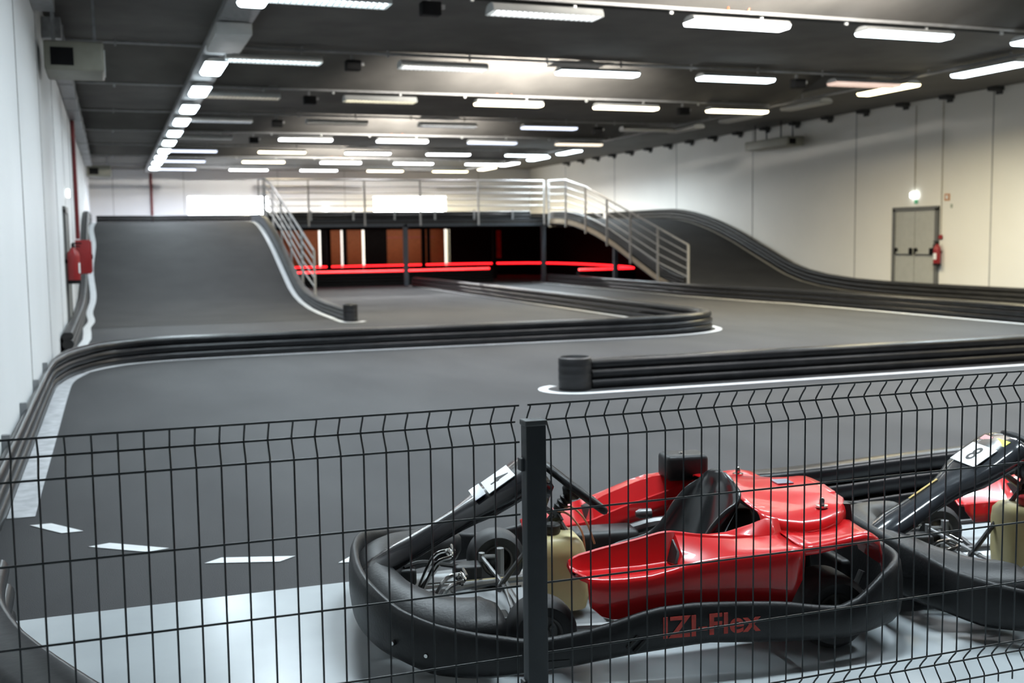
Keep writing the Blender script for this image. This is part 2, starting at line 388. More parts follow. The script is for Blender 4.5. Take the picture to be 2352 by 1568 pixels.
# small white boxes with orange cables on every other rail, floodlights on the rails between that wash the sloping faces
for i, (x, y) in enumerate([(7.95, ROWY[0]), (7.85, ROWY[2]), (7.8, ROWY[4]), (7.8, ROWY[6])]):
    t = thing('junction_box', 'small white box with orange cables on the rail of the %s' % rown[2*i], 'junction box', (x, y, LZ+.26), 0, 'boxes with orange cables')
    q = MB(); q.box((0,0,.05),(.16,.10,.12),bev=.015); q.obj('body', m_housing, t)
    for s_ in (-1,1):
        q = MB(); q.tube(smooth_path([(s_*.07,0,.08),(s_*.14,0,.10),(s_*.17,-.06,.03),(s_*.15,-.06,-.05)],4), .009, 6); q.obj('cable', mat('orange_cable', (.6,.13,.03), .5), t)
for i, y in enumerate([8.6, ROWY[1], ROWY[3], ROWY[5]]):
    t = thing('floodlight', 'small floodlight box above the %s that lights the sloping ceiling' % (rown[2*i-1] if i else 'row overhead'), 'floodlight', (7.9, y+.32, ZC+.06), 0, 'ceiling floodlights')
    q = MB(); q.box((0,0,.0),(.24,.10,.16),bev=.015); q.obj('body', m_cond, t)
    q = MB(); q.box((0,.053,0),(.20,.006,.12)); q.obj('lens', emat('flood_lens', (1,.97,.9), 8), t)
    q = MB(); q.box((0,.33,-.04),(1.0,.7,.012)); q.box((0,.68,-.032),(1.0,.012,.02)); q.obj('added_spill_shield', m_cond, t)  # plate and lip added to stop the flood beam spilling below the slope
    d = bpy.data.lights.new('flood_beam', 'SPOT'); d.energy = 11500; d.color = (1,.95,.87); d.spot_size = R(108); d.spot_blend = 1.0; d.shadow_soft_size = .05
    l = bpy.data.objects.new('flood_beam', d); COL.objects.link(l); l.parent = t; l.location = (0,.09,.0); l.rotation_euler = (R(90+22), 0, 0)
# black speakers hung under the rails, detectors
for i, (x, r) in enumerate([(3.72,0),(3.72,1),(3.8,2),(3.8,3),(3.8,4),(11.95,1),(12.05,2),(12.0,3)]):
    t = thing('speaker', 'small black speaker under the rail of the %s, %s side' % (rown[r], 'left' if x < 6 else 'right'), 'speaker', (x, ROWY[r]-.06, LZ+.02), 0, 'black speakers under the rails')
    q = MB(); q.box((0,0,-.03),(.24,.17,.16),bev=.015); q.obj('cabinet', m_black, t)
    q = MB(); q.box((0,.05,.09),(.04,.03,.1)); q.box((.15,0,0),(.06,.05,.05)); q.obj('bracket', m_cond, t)
for i, (x, r) in enumerate([(3.1,2),(11.1,4),(13.1,2),(3.1,4)]):
    t = thing('emergency_lamp', 'small white box lamp on the rail of the %s, %s' % (rown[r], 'left part' if x < 6 else 'middle' if x < 9 else 'right part'), 'lamp', (x, ROWY[r]-.02, LZ+.26), 0, 'box lamps on the rails')
    q = MB(); q.box((0,0,.05),(.2,.1,.14),bev=.015); q.obj('body', m_housing, t)
    q = MB(); q.lathe((.03,-.05,.05),(0,-1,0),[(.0,.012),(.03,.01),(.035,0)],12); q.obj('lens', m_galv, t)
# dark brackets at the top of the right wall
for i in range(18):
    q = MB(); q.box((XR-.13, 18.0+1.52*i, 4.655), (.26, .26, .09), bev=.02); q.box((XR-.03, 18.0+1.52*i, 4.58), (.05, .16, .08))
    tag(q.obj('roof_bracket', m_gap), 'dark bracket at the top of the right wall, %s from the front' % ORD[i], 'bracket', 'brackets along the top of the right wall')

# ---------------------------------------------------------------- track surface: ramps and bridge
PY = [21.5, 23.2, 24.4, 25.5, 26.4, 27.2, 28.0, 29.0, 30.0, 31.0, 31.8, 32.6, 33.4, 34.2, 35.3]
PZ = [0.0, .015, .05, .13, .24, .42, .68, 1.01, 1.34, 1.62, 1.81, 1.96, 2.07, 2.13, 2.15]
def SZ(y): return interp(y, PY, PZ)
RY = [21.5+.4*i for i in range(35)]+[35.3]
RY = sorted(set(round(y,3) for y in RY if y <= 35.3))
def ramp(name, x0, x1, label):
    b = MB()
    xf = lambda y: 14.62 if (x0 > 10 and y < 25.3) else x0
    b.loft([[(xf(y),y,SZ(y)+.004),(x1,y,SZ(y)+.004)] for y in RY])
    b.loft([[(xf(y),y,max(.002,SZ(y)-.16)),(x1,y,max(.002,SZ(y)-.16))] for y in RY], flip=True)
    for x in (xf, lambda y: x1): b.loft([[(x(y),y,max(.002,SZ(y)-.16)),(x(y),y,SZ(y)+.004)] for y in RY], mi=1, smooth=False)
    b.add([(x0,35.3,1.99),(x1,35.3,1.99),(x1,35.3,2.15),(x0,35.3,2.15)],[(0,1,2,3)],1,False)
    return tag(b.obj(name, [m_ramp, m_steelb]), label, 'ramp')
ramp('track_ramp', XL+.02, 4.36, 'asphalt ramp rising to the bridge along the left wall')
ramp('track_ramp', 14.12, XR-.02, 'dark asphalt ramp coming down from the bridge along the right wall')
t = thing('track_bridge', 'raised bridge deck with dark steel edge beam crossing between the two ramps', 'bridge', (0,35.32,0))
b = MB(); b.box(((XL+XR)/2, 5.3, 2.10), (XR-XL-.06, 10.6, .10)); b.obj('deck', m_ramp, t)  # deck carried on unseen behind its back barrier to shade the boards below
for y in (.06, 4.92):
    b = MB(); b.box((9.23, y, 2.06), (9.7, .1, .22)); b.obj('edge_beam', m_steelb, t)
for x in (4.5, 9.1, 13.95):
    b = MB(); b.box((x, .07, 1.02), (.14, .12, 2.0)); b.obj('column', m_steelb, t)
for x in (7.45, 11.0, 13.8):
    b = MB(); b.box((x, 4.8, 1.02), (.14, .12, 2.0)); b.obj('column', m_black, t)
for y in (1.2, 2.5, 3.8):
    b = MB(); b.box((9.1, y, 1.97), (9.3, .12, .16)); b.obj('cross_beam', m_black, t)
# props under the right ramp's free edge
for i, y in enumerate((30.2,)):
    b = MB(); b.box((14.22, y, SZ(y)/2-.1), (.12, .12, SZ(y)-.2)); tag(b.obj('ramp_prop', m_steelb), 'slim dark steel prop under the edge of the right ramp', 'prop')
# cladding that closes the side of the left ramp
b = MB(); P = [(4.30, y, SZ(y)-.17) for y in RY if SZ(y) > .2]
V = [(4.30,p[1],0.0) for p in P]+[p for p in P]+[(4.34,p[1],0.0) for p in P]+[(4.34,p[1],p[2]) for p in P]; n = len(P)
F = []
for k in range(n-1): F += [(k,k+1,n+k+1,n+k),(2*n+k,3*n+k,3*n+k+1,2*n+k+1),(n+k,n+k+1,3*n+k+1,3*n+k)]
F += [(n-1,3*n-1,4*n-1,2*n-1)]
b.add(V,F,0,False); tag(b.obj('ramp_cladding', m_blackw), 'black board cladding closing the side of the left ramp', 'cladding')
# dark partition and board screen below the bridge, with an added shade sheet
b = MB(); b.box((16.1, 46.02, 1.2), (4.6, .08, 2.4)); pw = b.obj('partition', m_blackw); tag(pw, 'black partition with a red mark behind the bridge, right part', 'partition')
text_obj('red_mark', '1', 1.75, mat('dim_red_paint', (.60,.016,.012), .6, noise=.35, nscale=5), Matrix.Translation((16.0,45.95,1.2)) @ Matrix.Rotation(R(90),4,'X'), pw, .002, 1.35)
b = MB(); b.loft([[(17.98,y,.0),(17.98,y,max(.02,SZ(y)-.2))] for y in RY if SZ(y) > .25]+[[(17.98,y,0),(17.98,y,1.98)] for y in (38.0,40.2,45.9)], smooth=False); b.loft([[(18.02,y,.0),(18.02,y,max(.02,SZ(y)-.2))] for y in RY if SZ(y) > .25]+[[(18.02,y,0),(18.02,y,1.98)] for y in (38.0,40.2,45.9)], smooth=False)
tag(b.obj('shade_sheet', m_blackw), 'added black sheet standing in for shade along the wall beneath the right ramp', 'shade_sheet')  # sheet added only to make the space beneath the ramp black
t = thing('board_screen', 'brown board screen between black posts at the back below the bridge', 'screen', (0,46.0,0))
for i, (x0, x1) in enumerate([(5.4,7.35),(7.50,8.12),(8.45,9.05),(9.30,9.95),(11.0,11.95),(11.95,12.75),(12.9,13.55)]):
    b = MB(); b.box(((x0+x1)/2, 0, 1.15), (x1-x0, .05, 2.1)); b.obj('board', m_brown, t)
for i, (x0, x1) in enumerate([(7.35,7.5),(8.22,8.45),(9.14,9.3),(10.06,11.0),(12.75,12.9),(13.7,13.75),(5.3,5.4)]):
    b = MB(); b.box(((x0+x1)/2, -.02, 1.15), (x1-x0, .12, 2.2)); b.obj('post', m_blackw, t)
for x, w in ((8.17,.07),(9.095,.07),(10.005,.04),(13.62,.08)):
    b = MB(); b.box((x, .03, 1.25), (w, .03, 1.9)); b.obj('lit_gap', e_slit, t)['label'] = 'narrow gap with bright daylight behind'
b = MB(); b.box((12.0, -.04, 1.62), (2.2, .02, .035)); b.obj('pink_strip', mat('pale_red_strip', (.5,.12,.12), .5), t)
b = MB(); b.box((9.5,-.02,2.27),(8.6,.14,.12)); b.obj('top_beam', m_blackw, t)
b = MB(); b.box((10,-1.5,2.02),(5,.12,.05)); q = b.obj('tube_or_fill_light', emat('added_board_fill', (1,.9,.8), 1.0), t)  # glowing strip of an added lamp, no such fitting known here
d = bpy.data.lights.new('added_board_fill', 'AREA'); d.shape = 'RECTANGLE'; d.size = 6; d.size_y = .1; d.energy = 11; d.color = (1,.9,.78); d.spread = R(120)  # unseen fill lamp added to brighten the brown boards
l = bpy.data.objects.new('added_board_fill', d); COL.objects.link(l); l.parent = t; l.location = (10,-1.45,1.96); l.rotation_euler = (R(62),0,0)

# ---------------------------------------------------------------- barriers
def frames(pts, closed=False):
    out = []
    N = len(pts)
    for i, p in enumerate(pts):
        a = pts[max(0,i-1)]; c = pts[min(N-1,i+1)]
        t = Vector((c.x-a.x, c.y-a.y, 0)).normalized(); out.append((p, Vector((t.y,-t.x,0))))
    return out
def rail_profile(w, z0, h):
    # rounded tube-like cross section, w wide, from z0 to z0+h
    P = []; r = h*.46
    for a in range(-90, 91, 30): P.append((w/2-r*.8+r*.8*math.cos(R(a)), z0+h/2+h/2*math.sin(R(a))))
    for a in range(90, 271, 30): P.append((-w/2+r*.8+r*.8*math.cos(R(a)), z0+h/2+h/2*math.sin(R(a))))
    return P
def barrier(label, pts, w=.26, h=.30, n=3, material=None, drum=None, posts=(), zoff=.004, dr=.168):
    pts = [Vector(p if len(p) == 3 else (*p, 0)) for p in pts]; wl = w if isinstance(w, list) else [w]*len(pts)
    fr = frames(pts); t = thing('track_barrier', label, 'track barrier', tuple(pts[0]), 0, None)
    o0 = pts[0]; hh = h/n
    for k in range(n):
        b = MB(); b.loft([[tuple(p-o0+nn*q[0]+Vector((0,0,q[1]))) for q in rail_profile(wl[i]-(.03 if k == n-1 and wl[i] > .2 else 0), zoff+k*hh+.003, hh-.006)] for i, (p, nn) in enumerate(fr)], closed_sec=True, caps=True)
        b.obj('rail', material or m_rail, t, 50)
    for d in (drum,):
        if d is None: continue
        b = MB(); hd = .33; prof = [(0,.004),(dr*.93,.004)]
        for k in range(4): prof += [(dr*.985,hd/4*k+.008),(dr,hd/4*(k+.2)),(dr,hd/4*(k+.8)),(dr*.985,hd/4*(k+1)-.006)]
        prof += [(dr*.86,hd+.006),(dr*.8,hd-.03),(0,hd-.04)]
        b.lathe(Vector((*d[:2], d[2] if len(d) > 2 else 0))-o0, (0,0,1), prof, 28); b.obj('end_drum', mat('drum_rubber', (.008,.008,.009), .45, noise=.3), t, 40)
    for p in posts:
        b = MB(); q = Vector(p if len(p) == 3 else (*p, 0))-o0; b.box(q+Vector((0,0,h/2+.03)), (.05,.05,h+.04)); b.obj('post', m_zinc, t)
    return t
# left wall run, corner, near leg, hairpin and far leg: one continuous barrier
p = [(XL+.055, 5.2,.07),(XL+.055, 8.0,.07),(XL+.055, 12.2,.07)]
p += [(XL+.10,13.2,.10),(-.50,13.9,.16),(-.28,14.55,.22),(.02,14.98,.26),(.5,15.25,.26),(1.2,15.36,.26),(2.8,15.40,.26),(5,15.40,.26),(7.3,15.40,.26)]
p += [(8.2,15.48,.26),(8.8,15.72,.26),(9.2,16.1,.26),(9.40,16.6,.26),(9.47,17.4,.26),(9.47,20,.26),(9.47,26,.26),(9.45,32,.26),(9.30,35.0,.26)]
main_path = smooth_path(p, 5)
barrier('black three-rail barrier along the left wall, across the track and round the hairpin', [(q.x,q.y,0) for q in main_path], [q.z for q in main_path], .30, 3, None,
        posts=[(XL+.025,y) for y in (6.6,7.6,9.1,10.6,12.1)])
barrier('scuffed black barrier climbing the left ramp beside the wall', [(XL+.10,y,SZ(y)) for y in [16.2]+RY]+[(XL+.10,39.2,2.16)], .15, .34, 3, m_railm)
barrier('black barrier down the free edge of the left ramp, ending in a ribbed drum', [(4.24,y,SZ(y)) for y in RY[::-1] if y > 20.9]+[(4.24,21.0,0)], .18, .23, 3, m_railm, drum=(4.24,20.80), dr=.138)
barrier('black barrier along the back of the bridge deck', [(XL+.3,39.6,2.15),(5,39.6,2.15),(10,39.6,2.15),(18.1,39.6,2.15)], .2, .30, 3)
t_db = barrier('low black barrier behind the handrail on the front of the bridge deck', [(4.6,35.75,2.15),(9,35.75,2.15),(13.6,35.75,2.15)], .16, .30, 3,
        posts=[(4.7+1.37*k,35.6,2.15) for k in range(7)])
barrier('dark barrier down the wall side of the right ramp', [(18.32,39.4,2.15),(18.32,37,2.15)]+[(18.32,y,SZ(y)) for y in RY[::-1]]+[(18.32,20,0),(18.3,16,0),(18.3,8,0)], .2, .33, 3, m_railm)
barrier('black barrier down the free edge of the right ramp beside the handrail', [(14.26,y,SZ(y)) for y in RY[::-1] if y > 25.5], .16, .27, 3, m_railm)
barrier('long black barrier from beneath the bridge past the foot of the right ramp', smooth_path([(13.95,34.9,0),(13.95,30,0),(13.94,27,0),(13.95,24.8,0),(14.2,22.3,0),(14.44,20,0),(14.46,15,0),(14.46,11.2,0)],5), .17, .31, 3)
barrier('black barrier beyond the fence ending in a ribbed drum', [(4.56,10.34),(6,10.33),(9,10.33),(13,10.35)], .22, .30, 3, drum=(4.40,10.32), dr=.17)
barrier('low black barrier behind the two karts', smooth_path([(2.75,5.0,0),(3.4,4.98,0),(4.3,5.06,0),(5.6,5.1,0),(9,5.1,0)],5), .15, .30, 3)
barrier('curved black barrier in the lower left corner by the fence', smooth_path([(-.54,4.75,0),(-.52,4.3,0),(-.44,3.93,0),(-.36,3.70,0),(-.24,3.42,0),(-.12,3.17,0),(.0,2.97,0)],5), .24, .30, 3)
barrier('black tunnel barrier under the bridge, front one with a red light on top', [(4.5,37.0),(7,36.8),(9.2,36.6),(12.6,36.9)], .2, .44, 4, m_black)
barrier('black tunnel barrier under the bridge, rear one with a red light on top', smooth_path([(5.2,44.0,0),(9,44.1,0),(13.6,44.2,0),(16.4,43.4,0),(17.3,41,0),(17.2,37,0),(16.75,34.2,0)],4), .2, .44, 4, m_black)
def led(label, pts):
    b = MB(); b.tube(smooth_path(pts,4), .034, 8); tag(b.obj('led_tube', e_led), label, 'light tube', 'red light tubes under the bridge')
led('red light tube lying on the front tunnel barrier', [(4.6,37.0,.486),(7,36.8,.486),(9.2,36.6,.486),(12.5,36.9,.486)])
led('red light tube lying on the rear tunnel barrier', [(5.3,44.0,.486),(9,44.1,.486),(13.6,44.2,.486),(16.4,43.4,.486),(17.3,41,.486),(17.2,37,.486),(16.75,34.3,.486)])
barrier('short black tunnel barrier under the right ramp with a red light on top', [(14.25,33.1),(15.2,33.2),(16.5,33.6)], .2, .44, 4, m_black)
led('red light tube lying on the short barrier under the right ramp', [(14.28,33.1,.486),(15.2,33.2,.486),(16.5,33.6,.486)])

# ---------------------------------------------------------------- painted lines on the track
def strip(name, label, pts, w, material, z=.004, group='white edge lines'):
    pts = [Vector(p if len(p) == 3 else (*p, 0)) for p in pts]; ws = w if isinstance(w, list) else [w]*len(pts)
    b = MB(); b.loft([[tuple(p-n*ws[i]/2+Vector((0,0,z))), tuple(p+n*ws[i]/2+Vector((0,0,z)))] for i, (p, n) in enumerate(frames(pts))])
    return tag(b.obj(name, material), label, 'floor marking', group)
strip('edge_line', 'wide worn white kerb line along the left wall barrier', smooth_path([(-.545,6.75,0),(-.545,8,0),(-.545,10,0),(-.545,12,0),(-.52,13.3,0),(-.37,14.15,0)],4), .15, m_kerb)
strip('edge_line', 'white line along the barrier crossing the track to the hairpin', smooth_path([(-.36,14.17,0),(-.10,14.62,0),(.3,14.98,0),(1.1,15.17,0),(2.8,15.22,0),(7.3,15.20,0),(8.3,15.28,0),(9.0,15.55,0),(9.42,16.0,0),(9.62,16.6,0)],5), .1, m_line)
strip('edge_line', 'white line inside the far leg of the hairpin', [(9.27,19.0),(9.27,26),(9.25,36.2)], .1, m_line)
strip('edge_line', 'white line along the long right barrier', smooth_path([(14.27,11.5,0),(14.25,20,0),(14.02,22.3,0),(13.78,24.8,0),(13.76,27,0),(13.77,30,0),(13.77,36,0)],4), .1, m_line)
q = [(4.40+.33*math.cos(R(a)), 10.32+.33*math.sin(R(a)), 0) for a in range(110, 271, 16)]
strip('edge_line', 'white line round the drum end of the barrier beyond the fence', q+[(6,9.97,0),(9,9.97,0),(13,9.99,0)], .1, m_line)
strip('edge_line', 'white line on the left ramp beside its free edge', [(4.07,y,SZ(y)) for y in RY]+[(4.06,35.4,2.155)], .12, m_line, .012)
strip('edge_line', 'white line round the drum end of the left ramp barrier', [(4.07,21.5,0),(4.07,20.7,0),(4.12,20.58,0),(4.24,20.52,0),(4.38,20.56,0),(4.5,20.75,0)], .1, m_line)
strip('edge_line', 'wavy white line on the left ramp beside the wall', [(XL+.26+.03*math.sin(y*1.7),y,SZ(y)) for y in [16.2,17.5,19,20.2]+RY], .13, m_line, .012)
strip('edge_line', 'pale line on the right ramp beside the wall barrier', [(18.1,y,SZ(y)) for y in [14,18]+RY], .1, mat('faded_line_paint', (.42,.39,.34), .6), .012)
for i, (cx_, cy_, a, L) in enumerate([(-.345,6.42,-55,.30),(.02,5.86,-38,.36),(.575,5.40,-18,.36),(1.15,5.20,-8,.30)]):
    b = MB(); b.prism([(-L/2-.03,-.045),(L/2-.03,-.045),(L/2+.03,.045),(-L/2+.03,.045)],0,.002)
    o = b.obj('dash_line', m_line); o.location = (cx_,cy_,.002); o.rotation_euler = (0,0,R(a))
    tag(o, 'short white dash on the asphalt, %s in the curve from the left wall' % ORD[i], 'floor marking', 'white dashes')

# ---------------------------------------------------------------- handrails
def handrail(label, posts, tops, rails, r=.022):
    t = thing('handrail', label, 'handrail', posts[0]); o0 = Vector(posts[0])
    for p, q in zip(posts, tops):
        b = MB(); b.box((Vector(p)+Vector(q))/2-o0, (.05,.05,(Vector(q)-Vector(p)).length)); b.obj('post', m_handr, t)
    b = MB(); b.tube([Vector(q)-o0 for q in tops], r+.006, 8); b.obj('top_rail', m_handr, t)
    for f in rails:
        b = MB(); b.tube([Vector(p).lerp(Vector(q), f)-o0 for p, q in zip(posts, tops)], r-.004, 8); b.obj('mid_rail', m_handr, t)
    return t
HY = [25.5, 27.2, 28.9, 30.5, 32.1, 33.7, 35.2]
HT = [1.30, 1.77, 2.23, 2.67, 3.10, 3.40, 3.45]
handrail('sloping steel handrail on the free edge of the right ramp', [(14.085,y,SZ(y)-.22) for y in HY], [(14.085,y,z) for y, z in zip(HY,HT)], (.4,.55,.7,.85))
handrail('sloping steel handrail on the free edge of the left ramp', [(4.395,y,SZ(y)-.22) for y in HY], [(4.395,y,z) for y, z in zip(HY,HT)], (.4,.55,.7,.85))
HX = [4.55, 5.95, 7.75, 9.6, 11.6, 13.95]
handrail('level steel handrail along the front edge of the bridge', [(x,35.28,1.98) for x in HX], [(x,35.28,3.45) for x in HX], (.44,.58,.72,.86))
# kick board on the edge of the right ramp
b = MB(); b.loft([[(14.113,y,SZ(y)-.13),(14.113,y,SZ(y)+.02)] for y in RY if SZ(y) > .22], smooth=False); b.loft([[(14.105,y,SZ(y)-.13),(14.105,y,SZ(y)+.02)] for y in RY if SZ(y) > .22], smooth=False)
tag(b.obj('ramp_edge_trim', mat('tan_edge_board', (.38,.31,.22), .6)), 'pale tan edge board along the free side of the right ramp', 'trim')

# ---------------------------------------------------------------- wall fittings
# door in the right wall
d = bpy.data.objects.new('door_1', None); COL.objects.link(d); d.location = (XR, 22.13, 0); struct(d)
b = MB()
for y in (-.76,.76): b.box((-.03,y,1.06),(.08,.1,2.12))
b.box((-.03,0,2.12),(.08,1.62,.1)); b.obj('door_frame', m_doorf, d)
for s in (-1, 1):
    b = MB(); b.box((-.02, s*.36, 1.03),(.05,.70,2.06)); lf = b.obj('door_leaf', m_door, d)
    b = MB(); b.box((-.10,s*.36,1.05),(.035,.58,.045)); lf2 = b.obj('panic_bar', m_door, lf)
    for e in (-.28,.26):
        b = MB(); b.box((-.10, s*.36+e, 1.09),(.07,.06,.16),bev=.01); b.obj('latch_box', m_black, lf)
b = MB(); b.box((XR-.04,22.2,2.45),(.06,.22,.13),bev=.02); tag(b.obj('exit_light', e_exit), 'glowing white emergency light above the door in the right wall', 'emergency light')
b = MB(); b.box((XR-.005,22.15,2.29),(.01,.12,.10)); tag(b.obj('exit_sign', mat('green_sign', (.10,.40,.22), .5)), 'tiny green sign under the light above the right door', 'sign')
for nm, lab, y in (('conduit','thin conduit running down the right wall to the light above the door',22.2),('conduit','thin conduit running down the right wall beside the red extinguisher',21.26)):
    b = MB(); z0 = 2.55 if y > 22 else 1.5; b.box((XR-.012,y,(z0+4.6)/2),(.02,.02,4.6-z0)); tag(b.obj(nm, mat('beige_conduit', (.45,.42,.36), .5)), lab, 'conduit')
b = MB(); b.box((XR-.01,21.08,2.36),(.02,.16,.16)); b.box((XR-.022,21.08,2.36),(.006,.08,.09),1); tag(b.obj('wall_plate', [mat('orange_plate', (.55,.25,.10), .5), m_wall]), 'small orange and white sign plate high on the right wall beside the door', 'sign')
b = MB(); b.box((XR-.012,20.93,2.15),(.02,.05,.09)); tag(b.obj('wall_switch', mat('greenish_plate', (.40,.45,.38), .5)), 'tiny grey plate on the right wall below the orange sign', 'plate')
b = MB(); b.lathe((XR-.03,21.24,1.43),(-1,0,0),[(0,.03),(.05,.03),(.06,0)],14); tag(b.obj('alarm_button', m_redc), 'small red alarm button above the extinguisher on the right wall', 'alarm')
def extinguisher(label, x, y, z, face, sc=1):
    t = thing('fire_extinguisher', label, 'fire extinguisher', (x,y,z)); t.scale = (sc,sc,sc)
    b = MB(); b.lathe((0,0,0),(0,0,1),[(0,.0),(.075,.0),(.08,.02),(.08,.36),(.07,.42),(.035,.46),(.025,.49),(0,.49)],20); b.obj('cylinder', m_redc, t)
    b = MB(); b.lathe((0,0,-.002),(0,0,1),[(.0,.0),(.083,.0),(.083,.05),(.078,.05)],20); b.obj('base_ring', m_black, t)
    b = MB(); b.box((0,0,.51),(.04,.05,.05)); b.box((face*.05,0,.54),(.12,.025,.02)); b.box((face*.04,0,.50),(.10,.022,.015)); b.obj('valve', m_black, t)
    b = MB(); b.tube(smooth_path([(0,.03,.5),(0,.11,.48),(0,.13,.35),(0,.105,.15)],5), .013, 6); b.obj('hose', m_black, t)
    b = MB(); b.loft([[(.082*math.cos(R(a))*face, .082*math.sin(R(a)), z) for a in range(-40,41,10)] for z in (.14,.28)]); b.obj('label_sticker', k_white, t)
    b = MB(); b.box((-face*.09,0,.3),(.05,.06,.05)); b.obj('bracket', m_black, t)
extinguisher('red fire extinguisher on the right wall beside the grey door', XR-.13, 21.24, .76, -1, 1.05)
extinguisher('red fire extinguisher on the left wall below the hose cabinet', XL+.13, 19.3, .90, 1, 1.2)
# hose cabinet and pipe on the left wall
t = thing('hose_cabinet', 'red fire hose cabinet projecting from the left wall', 'cabinet', (XL+.002, 25.6, .90))
b = MB(); b.box((.15,0,.36),(.30,.62,.72),bev=.015); b.obj('body', m_redc, t)
b = MB(); b.box((.31,0,.36),(.02,.56,.66)); dr = b.obj('door', m_redc, t)
b = MB(); b.box((.33,-.22,.36),(.02,.03,.1)); b.obj('handle', m_black, dr)
b = MB(); b.tube([(XL+.06,25.4,1.64),(XL+.06,25.4,4.13)], .045, 10)
tag(b.obj('sprinkler_pipe', m_redp), 'red vertical pipe on the left wall above the hose cabinet', 'pipe')
b = MB(); b.tube([(1.70,YF-.07,2.2),(1.70,YF-.07,4.45)], .05, 10)
tag(b.obj('sprinkler_pipe', m_redp), 'red vertical pipe on the far wall', 'pipe')
b = MB(); b.box((XL+.05,20.9,2.42),(.05,.22,.14),bev=.02); tag(b.obj('exit_light', e_exit), 'small glowing emergency light on the left wall', 'emergency light')
d = bpy.data.objects.new('door_2', None); COL.objects.link(d); d.location = (XL, 19.9, 0); struct(d)
b = MB()
for y in (-.55,.55): b.box((.02,y,1.04),(.06,.1,2.1))
b.box((.02,0,2.1),(.06,1.2,.1)); b.obj('door_frame', m_doorf, d)
b = MB(); b.box((.015,0,1.02),(.03,1.0,2.04)); b.obj('door_leaf', m_door, d)
b = MB(); b.lathe((8.95,YF-.05,2.93),(0,-1,0),[(0,.05),(.10,.05),(.12,.0)],20); tag(b.obj('exit_light', e_exit), 'round glowing light on the far wall behind the bridge handrail', 'emergency light')
# unit heaters
def heater(label, x, y, z, w, d_, h, rz, legs=False):
    t = thing('unit_heater', label, 'heater', (x,y,z), rz, None)
    b = MB(); b.box((0,0,0),(w,d_,h),bev=.03); b.obj('casing', m_box, t)
    g = MB(); g.box((-.2*w,-d_/2-.004,-.04*h),(w*.38,.012,h*.6)); g.obj('outlet', m_black, t)
    g = MB()
    for k in range(5): g.box((w/2+.006,-.0+(-.3+.15*k)*d_,-.02),(.012,d_*.06,h*.7))
    g.obj('louvre', m_housing, t)
    for sx in (-.35,.35):
        for sy in (-.3,.3):
            L_ = .455 if legs else 4.55-z-h/2 if y < 41 else .34
            g = MB(); g.box((sx*w, sy*d_, h/2+L_/2),(.03,.03,L_)); g.obj('hanger', m_gap if legs else m_galv, t)
heater('beige heater unit in the upper left corner against the wall', -.30, 14.6, 3.74, .66, .9, .34, 0)
heater('beige heater unit high on the left wall further back', -.26, 41.5, 4.03, .80, .9, .36, 0)
heater('beige heater unit hung from the ceiling by the right wall', XR-.50, 27.6, 4.12, .55, 2.2, .26, 0, True)
# duct along the top of the left wall
b = MB(); b.box((XL+.12,8.2,4.27),(.22,11.0,.26)); b.box((XL+.12,27.9,4.27),(.22,25.0,.26))
for k in range(19): b.box((XL+.125, 3.2+1.9*k if 3.2+1.9*k < 13.6 else 16.0+1.9*(k-6), 4.27),(.24,.06,.28))
tag(b.obj('cable_duct', m_galv), 'grey galvanised duct along the top of the left wall', 'duct')

# ---------------------------------------------------------------- wire fence
FY = 2.785; FT = 1.098; WR = .0026
def fence_panel(label, x0, x1, nx0):
    b = MB(); n = int(round((x1-x0)/.0590))
    zs = [(0,0),(-.008,.002),(-.027,.018),(-.045,.031),(-.05,.032),(-.055,.031),(-.073,.018),(-.092,.002),(-.10,0),(-.30,0),(-.50,0),(-.70,0),(-.90,0),(-.908,.002),(-.927,.018),(-.945,.031),(-.95,.032),(-.955,.031),(-.973,.018),(-.992,.002),(-1.0,0),(-1.03,0)]
    for k in range(n+1):
        x = x0+(x1-x0)*k/n
        pts = [(x,FY+q[1],FT+q[0]) for q in zs]
        b.tube(pts, WR, 6)
    for z, dy in ((0,0),(-.05,.032),(-.10,0),(-.30,0),(-.50,0),(-.70,0),(-.90,0),(-.95,.032),(-1.0,0)):
        b.tube([(x0-.01,FY+dy-.0045,FT+z),(x1+.01,FY+dy-.0045,FT+z)], WR+.0004, 6)
    return b.obj('wire_panel', m_fence, fence)
fence = thing('wire_fence', 'anthracite welded wire fence on a square post in the foreground', 'fence', (0,0,0))
fence_panel(None, -.66, 1.01, 0)
fence_panel(None, 1.055, 3.52, 0)
for px_ in (1.052, 3.545):
    b = MB(); b.box((px_,2.756,.525),(.058,.042,1.05),bev=.003); t = b.obj('post', m_post, fence)
    b = MB(); b.box((px_,2.756,1.054),(.064,.048,.016),bev=.004); b.obj('cap', mat('grey_cap', (.075,.078,.08), .5), t)
    for z in (.32,.94):
        b = MB(); b.box((px_-.033,2.764,z),(.012,.03,.035),bev=.003); b.obj('clamp', m_post, t)
    b = MB(); b.box((px_,2.756,.004),(.12,.10,.008)); b.obj('base_plate', m_post, t)

